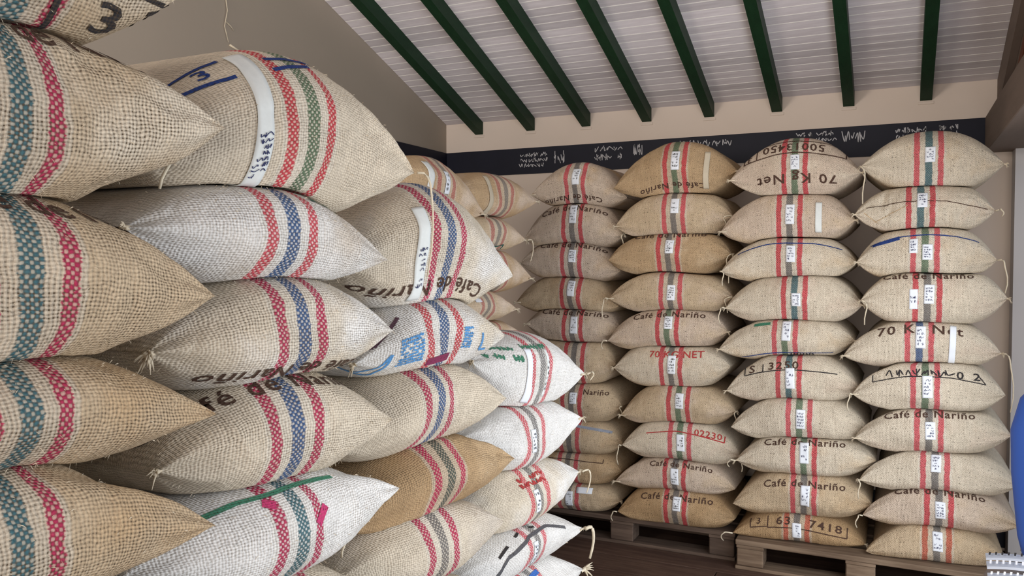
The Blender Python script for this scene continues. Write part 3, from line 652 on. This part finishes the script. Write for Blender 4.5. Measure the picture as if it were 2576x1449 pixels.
# ---- left wall: four nearer columns, each sack turned a little towards the entrance
LT = {(0, 0): (TAN, PALE, CRIM, TEAL), (0, 1): (TAN, PALE, CRIM, TEAL), (0, 2): (TAN, TAN, CRIM, TEAL), (0, 3): (TAN, TAN2, CRIM, TEAL), (0, 4): (TAN, TAN2, CRIM, TEAL),
    (1, 0): (PALE, PALE, RED, GREEN), (1, 1): (WHITE, GREYT, PINKR, BLUE), (1, 2): (PALE, WHITE, CRIM, BLUE), (1, 3): (PALE, PALE, CRIM, BLUE), (1, 4): (WHITE, WHITE, CRIM, TEAL), (1, 5): (PALE, PALE, CRIM, TEAL),
    (2, 0): (PALE, WHITE, CRIM, BLUE), (2, 1): (WHITE, PALE, RED, BLUE), (2, 2): (PALE, PALE, CRIM, BLUE), (2, 3): (GOLD, TAN2, CRIM, DKG), (2, 4): (PALE, GREYT, CRIM, GREY), (2, 5): (PALE, PALE, RED, GREY),
    (3, 0): (WHITE, WHITE, PINKR, GREY), (3, 1): (WHITE, WHITE, PINKR, GREY), (3, 2): (PALE, WHITE, PINKR, GREY), (3, 3): (WHITE, WHITE, PINKR, GREY), (3, 4): (WHITE, WHITE, PINKR, GREY)}
LP = [.0070, .0066, .0066, .0060]; LO = [1.0, .85, .80, .45]
LLAB = {(0, 0): 'jute sack with dark curved figures, highest at the left edge', (0, 1): 'large tan jute sack with crimson and teal stripes, below the highest', (0, 2): 'large coarse tan jute sack, third down at the left edge', (0, 3): 'flattened tan jute sack, fourth down at the left edge', (0, 4): 'large jute sack with teal stripe at the bottom left corner',
    (1, 0): 'domed pale sack with blue boxed 3 and handwritten white strap', (1, 1): 'greyish-white sack with faded red and blue stripes below the strapped sack', (1, 2): 'pale sack with upside-down Café lettering on its lower edge', (1, 3): 'pale sack with Café lettering on its upper left edge', (1, 4): 'white sack with green line and bright pink smudged stripes', (1, 5): 'pale sack peeking in at the bottom edge, left of centre',
    (2, 0): 'pale sack with light strap and upside-down Café, topmost third left column', (2, 1): 'white sack with pale blue print beside its stripes', (2, 2): 'pale sack with crimson, blue and crimson stripes under the blue-printed sack', (2, 3): 'loosely woven tan sack with crimson and dark green stripes', (2, 4): 'grainy pale sack with crimson and grey stripes near the bottom', (2, 5): 'pale sack at the bottom edge, below the grey-striped sack',
    (3, 0): 'white sack with faded green printing and white strap, topmost fourth left column', (3, 1): 'smooth white sack with thin pink stripes below the green-printed one', (3, 2): 'white sack with red scrawl above its stripes and dangling twine', (3, 3): 'white sack with dark arching printed line and dangling twine', (3, 4): 'white sack with blue line and frayed corner, lowest in view'}
below = {}
YAW = [.04, .045, .045, .04]
LEFT_ALL = lower_rows(LEFT_SACKS, 4, .69); CORNER_ALL = lower_rows(CORNER_SACKS, 2, .66)
for c in range(4):
    for (c_, r, lat, w, z0, z1, off, eL, eR) in sorted([q for q in LEFT_ALL if q[0] == c], key=lambda q: q[4]):
        sd = 400 + c * 20 + r; top = r == 0; rr = random.Random(sd)
        kw = dict(p=3.3 if (c, r) == (1, 0) else (2.5 if top else 2.9), R=.21 if c < 2 else .18, bulge=.06, sag=.20, drop=.020, recess=.09)
        ns, nc = ((120, 60) if c < 2 else (84, 44)) if r < 90 else (40, 22)
        S = Sack('left', -1.2, lat, w, z0, z1, off, eL, eR, below.get(c), top, yaw=YAW[c], ear=-.015, depth=.80 if c < 3 else .64, lim=limit(LEFT_ALL, c, z0, z1, 1), seed=sd, foff=0.0, **kw).build(ns, nc)
        below[c] = S; A['left', c, r] = S
        t1, t2, o_, m_ = LT.get((c, r), (PALE, TAN, CRIM, GREY))
        paint(S, t1, t2, o_, m_, LP[c], LO[c] * (.8 if (c, r) in ((1, 0), (1, 1), (1, 4), (2, 4)) else 1), .95, .25, .9, .42, .60)
        if r < 90:
            finish(S, LLAB[(c, r)], 'jute sacks stacked along the left wall'); S.fuzz(240 if c < 2 else 120, .008 if c < 2 else .007)
            S.tuft(-1, 1.25); 
            if c == 3: S.tuft(1, .9)
        else: finish(S, f'jute sack low in left stack, {LAY[r - 90]}, {LC[c]}', 'lower jute sacks of the left stack')
for (c, r) in ((0, 1), (0, 2)): A['left', c, r].text('Café de Nariño', .10, .135, .075, INK, False, 1.0, 1.05)
S = A['left', 0, 0]; S.text('33', .20, -.095, .085, BLACKINK, False, 1.5, 1.5); S.lines([(.05, -.05, .06, -.16), (.14, -.02, .30, -.06), (.05, -.05, .14, -.02)], .010, BLACKINK)
S = A['left', 1, 0]
t = S.patch('white_strap', -.150, -.112, -.19, .20, M_STRAP, .004, .06, 5, 40)
v, f = scribble(-.144, -.12, -.116, -.02, 8, 2, .0020, S.r, .3); S.flat('handwriting', [(a + .06 * (b + .19), b) for a, b in v], f, M_INKB, .0062, t)
S.text('3', -.185, .160, .050, BLUEINK, False, 1.2); S.lines([(-.235, .128, -.145, .122), (-.235, .128, -.25, .190), (-.25, .190, -.14, .196), (-.06, .125, .06, .155), (-.06, .165, .08, .175)], .011, BLUEINK)
A['left', 1, 1].lines([(.09, .10, .18, .088)], .014, (0.05, 0.16, 0.12))
S = A['left', 1, 2]; S.text('Café de Nariño', .01, -.105, .062, INK, True, 1.0, 1.1)
S = A['left', 1, 3]; S.text('Café de Nariño', .00, .125, .068, INK, False, 1.05, 1.1)
S = A['left', 1, 4]; S.lines([(-.28, .075, -.12, .115), (-.12, .115, .02, .122), (.02, .122, .16, .105)], .013, GREENINK); S.lines([(-.075, .10, -.05, .085), (.05, .012, .085, .045)], .022, (0.55, 0.05, 0.16))
S = A['left', 2, 0]; S.text('Café de Nariño', -.03, -.125, .068, INK, True, 1.0, 1.1)
t = S.patch('white_strap', -.125, -.088, -.16, .12, M_STRAP, .004, .04, 5, 30)
v, f = scribble(-.118, -.12, -.094, -.0, 8, 2, .0018, S.r, .3); S.flat('handwriting', [(a + .04 * (b + .16), b) for a, b in v], f, M_INKB, .0062, t)
S = A['left', 2, 1]
v, f = scribble(-.16, -.06, -.085, .025, 9, 7, .0045, S.r); S.flat('printed_panel', v, f, JUTE, .002, None, SKYINK)
v, f = scribble(.075, -.05, .11, .02, 8, 4, .0045, S.r); S.flat('printed_panel', v, f, JUTE, .002, None, SKYINK)
S.lines([(-.25, -.085, -.18, -.01), (-.26, -.08, -.20, -.085), (-.20, -.085, -.18, -.01), (.16, -.055, .165, .0), (.16, -.055, .19, -.05)], .008, SKYINK); S.lines([(-.06, -.075, .03, -.072)], .026, (0.22, 0.03, 0.09))
S.lines([(-.31, .085, -.22, .03), (-.22, .03, -.13, .095), (-.31, .095, -.20, .098)], .010, (0.12, 0.06, 0.09))
S = A['left', 3, 0]
for (a, b, d, e) in ((-.10, .085, .05, .118), (-.26, .030, -.11, .062), (-.25, .072, -.13, .098)):
    v, f = scribble(a, b, d, e, 1, 9, .0055, S.r); S.flat('green_print', v, f, JUTE, .002, None, GREENINK)
S.patch('white_strap', -.100, -.065, -.12, .09, M_PAPER, .004, .03, 5, 24); S.label_paper(.022, .040, -.10, .09, M_INKK, M_STRAP, 6, 1)
for r in (1, 2, 3): A['left', 3, r].label_paper(-.036, -.006, -.05, .035, M_INKK, None, 4, 2)
S = A['left', 3, 2]; v, f = scribble(-.10, .05, .06, .10, 2, 6, .006, S.r); S.flat('red_print', v, f, JUTE, .002, None, REDINK)
S = A['left', 3, 3]; S.lines([(-.26, -.06, -.18, .02), (-.18, .02, -.04, .062), (-.04, .062, .10, .066), (.10, .066, .24, .03)], .013, (0.10, 0.10, 0.11)); S.lines([(-.10, .085, -.07, .098), (.0, .092, .03, .085), (-.22, .03, -.16, .06)], .010, BLACKINK)
S = A['left', 3, 4]; S.lines([(-.20, .035, -.06, .075), (-.06, .075, .06, .088)], .020, (0.05, 0.16, 0.50))
A['left', 3, 2].twine(1, .10, .05); A['left', 3, 3].twine(1, .14, .05, .008); A['left', 3, 0].twine(1, .03, .03); A['left', 1, 0].twine(1, .28, .05, .0035); A['left', 3, 4].tuft(1, 2.2, M_TWINE); A['left', 1, 0].twine(-1, .06, -.02)
A['left', 1, 2].tuft(-1, 1.6); A['left', 2, 3].twine(-1, .06, .03)

# ---- far corner: sacks of the recessed stack behind
below = {}
CLAB = {(0, 0): 'dim sack with pale strap and label, topmost nearer corner column', (0, 1): 'sack hidden in the corner column', (1, 0): 'dim sack with pale strap touching the rosy back sack', (1, 1): 'small dim sack with thin stripes, second down in the corner', (1, 2): 'dim sack with frayed dark underside, third down in the corner', (1, 3): 'greyish sack with thin pink stripes, fourth down in the corner'}
for c in range(2):
    for (c_, r, lat, w, z0, z1, off, eL, eR) in sorted([q for q in CORNER_ALL if q[0] == c], key=lambda q: q[4]):
        sd = 700 + c * 30 + r
        S = Sack('left', -1.92, lat, w, z0, z1, off, eL, eR, below.get(c), r == 0, yaw=.03, ear=-.01, depth=.8, recess=.08, lim=limit(CORNER_ALL, c, z0, z1, 1), R=.14, seed=sd, p=2.6 if r == 0 else 2.9).build(56, 30)
        below[c] = S; A['corner', c, r] = S
        paint(S, TAN if r % 2 else TAN2, ROSE, (0.42, 0.10, 0.09), GREY, .0085, .25, .75, .35, .7)
        lab = CLAB.get((c, r))
        finish(S, lab or ('jute sack low in corner stack, %s, %s' % (LAY[r - 90] if r >= 90 else ['', '', 'third down', 'fourth down', 'fifth down', 'sixth down'][r], ['nearer column', 'farther column'][c])), 'jute sacks in the far corner' if lab else 'hidden lower sacks of the corner stack')
        if r < 90: S.tuft(1, 1.0)
S = A['corner', 0, 0]; S.patch('white_strap', -.135, -.10, -.14, .13, M_STRAP, .004, .04, 5, 24); S.label_paper(-.014, .02, -.03, .08, M_INKK)
S = A['corner', 1, 0]; S.patch('white_strap', -.155, -.125, -.12, .11, M_STRAPT, .004, .04, 5, 24)
S = A['corner', 1, 1]; S.lines([(-.02, -.085, .08, -.06), (.08, -.06, .08, -.09)], .008, (0.05, 0.12, 0.10)); S.twine(1, .12, .04)
A['corner', 1, 3].patch('paper_label', -.10, -.06, .03, .07, M_PAPER, .003)

# ------------------------------------------------------------------ things at the right edge
bx, by, bz = 0.285, 1.49, 1.252
t = empty('storage_bin', (bx, by, 0)); tag(t, 'grey-brown rounded bin in the bottom right corner', 'bin')
bm = bmesh.new(); box_bm(bm, (-.150, -.085, 0), (.150, .085, bz), 0)
bmesh.ops.bevel(bm, geom=list(bm.edges), offset=.04, segments=4, affect='EDGES', profile=.6)
me = bpy.data.meshes.new('bin_body'); bm.to_mesh(me); bm.free(); me.polygons.foreach_set('use_smooth', [True] * len(me.polygons)); link('bin_body', me, M_BIN, t)
bm = bmesh.new(); box_bm(bm, (-.152, -.087, bz - .075), (.152, .087, bz - .06), .004); me = bpy.data.meshes.new('bin_rim'); bm.to_mesh(me); bm.free(); link('bin_rim', me, M_BIN, t)
def blob(name, rings, mat, loc):
    V = []; Fc = []; n = 28
    for (z, rx, ry) in rings:
        for k in range(n):
            a = 2 * math.pi * k / n; V.append((rx * math.copysign(abs(math.cos(a)) ** .8, math.cos(a)), ry * math.copysign(abs(math.sin(a)) ** .8, math.sin(a)), z))
    for i in range(len(rings) - 1):
        for k in range(n): Fc.append((i * n + k, i * n + (k + 1) % n, (i + 1) * n + (k + 1) % n, (i + 1) * n + k))
    Fc.append(tuple(range(n))[::-1]); Fc.append(tuple((len(rings) - 1) * n + k for k in range(n)))
    return link(name, mesh_from(name, V, Fc, True), mat, None, loc)
b = blob('blue_bag', [(0, .085, .035), (.01, .10, .042), (.06, .112, .05), (.16, .122, .055), (.23, .124, .056), (.28, .112, .05), (.31, .088, .04), (.322, .06, .028), (.327, .02, .012)], M_BLUE, (0.292, 1.515, bz))
tag(b, 'bulging plain blue bag at the right edge, on the grey-brown bin', 'bag')
t = empty('paper_bundle', (0.197, 1.436, bz)); tag(t, 'curled bundle of grey printed paper strips on the bin', 'paper')
def strip_z(a, lift): return .024 + lift + .012 * math.sin(a * 2.6) - .036 * a * a
for k, (dy, w, lift) in enumerate(((0.0, .016, .0), (.017, .013, .008), (-.014, .012, -.012))):
    V = []; Fc = []; n = 14
    for i in range(n + 1):
        a = i / n; x = -.065 + .17 * a; z = strip_z(a, lift)
        for (q, h) in ((0, 0), (w, .003), (w, .007), (0, .004)): V.append((x, dy + q - .008 * a, z + h))
    for i in range(n):
        for j in range(4): Fc.append((4 * i + j, 4 * i + (j + 1) % 4, 4 * i + 4 + (j + 1) % 4, 4 * i + 4 + j))
    Fc += [(0, 1, 2, 3), tuple(4 * n + j for j in (3, 2, 1, 0))]
    o = link('paper_strip', mesh_from('paper_strip', V, Fc), M_PRINT, t)
    parts = []
    for i in range(20):
        a = i / 20 + .02; x = -.065 + .17 * a; z = strip_z(a, lift) + .0078
        parts.append(([(x, dy + .003 - .008 * a, z), (x + .0025, dy + .003 - .008 * a, z), (x + .004, dy + w - .004 - .008 * a, z + .003), (x + .001, dy + w - .004 - .008 * a, z + .003)], [(0, 1, 2, 3)]))
    v, f = merge(parts); o2 = link('print_marks', mesh_from('print_marks', v, f), M_INKK if k % 2 else M_WHITE, o); o2['kind'] = 'stuff'
pl = box('white_strip', (-.06, -.008, 0), (.06, .008, .010), M_WHITE, None, .004, (0.215, 1.412, bz + .0005)); tag(pl, 'plain white flat strip at the bottom right corner', 'strip')

# stray straw caught on the left wall above the sacks
t = empty('straw_strand', (XL, 3.35, 3.0)); tag(t, 'loose yellow straw strands stuck on the left wall', 'straw')
parts = [tube([(.004, 0, .22), (.012, .01, .12), (.010, -.01, .03), (.012, .015, -.05)], .003, .0018, 5), tube([(.006, .0, .06), (.012, .035, .04), (.01, .06, .02)], .0025, .0015, 5), tube([(.006, .03, -.06), (.012, .08, -.075), (.006, .14, -.08)], .006, .004, 5)]
v, f = merge(parts); link('strand', mesh_from('strand', v, f, True), M_TWINE, t)
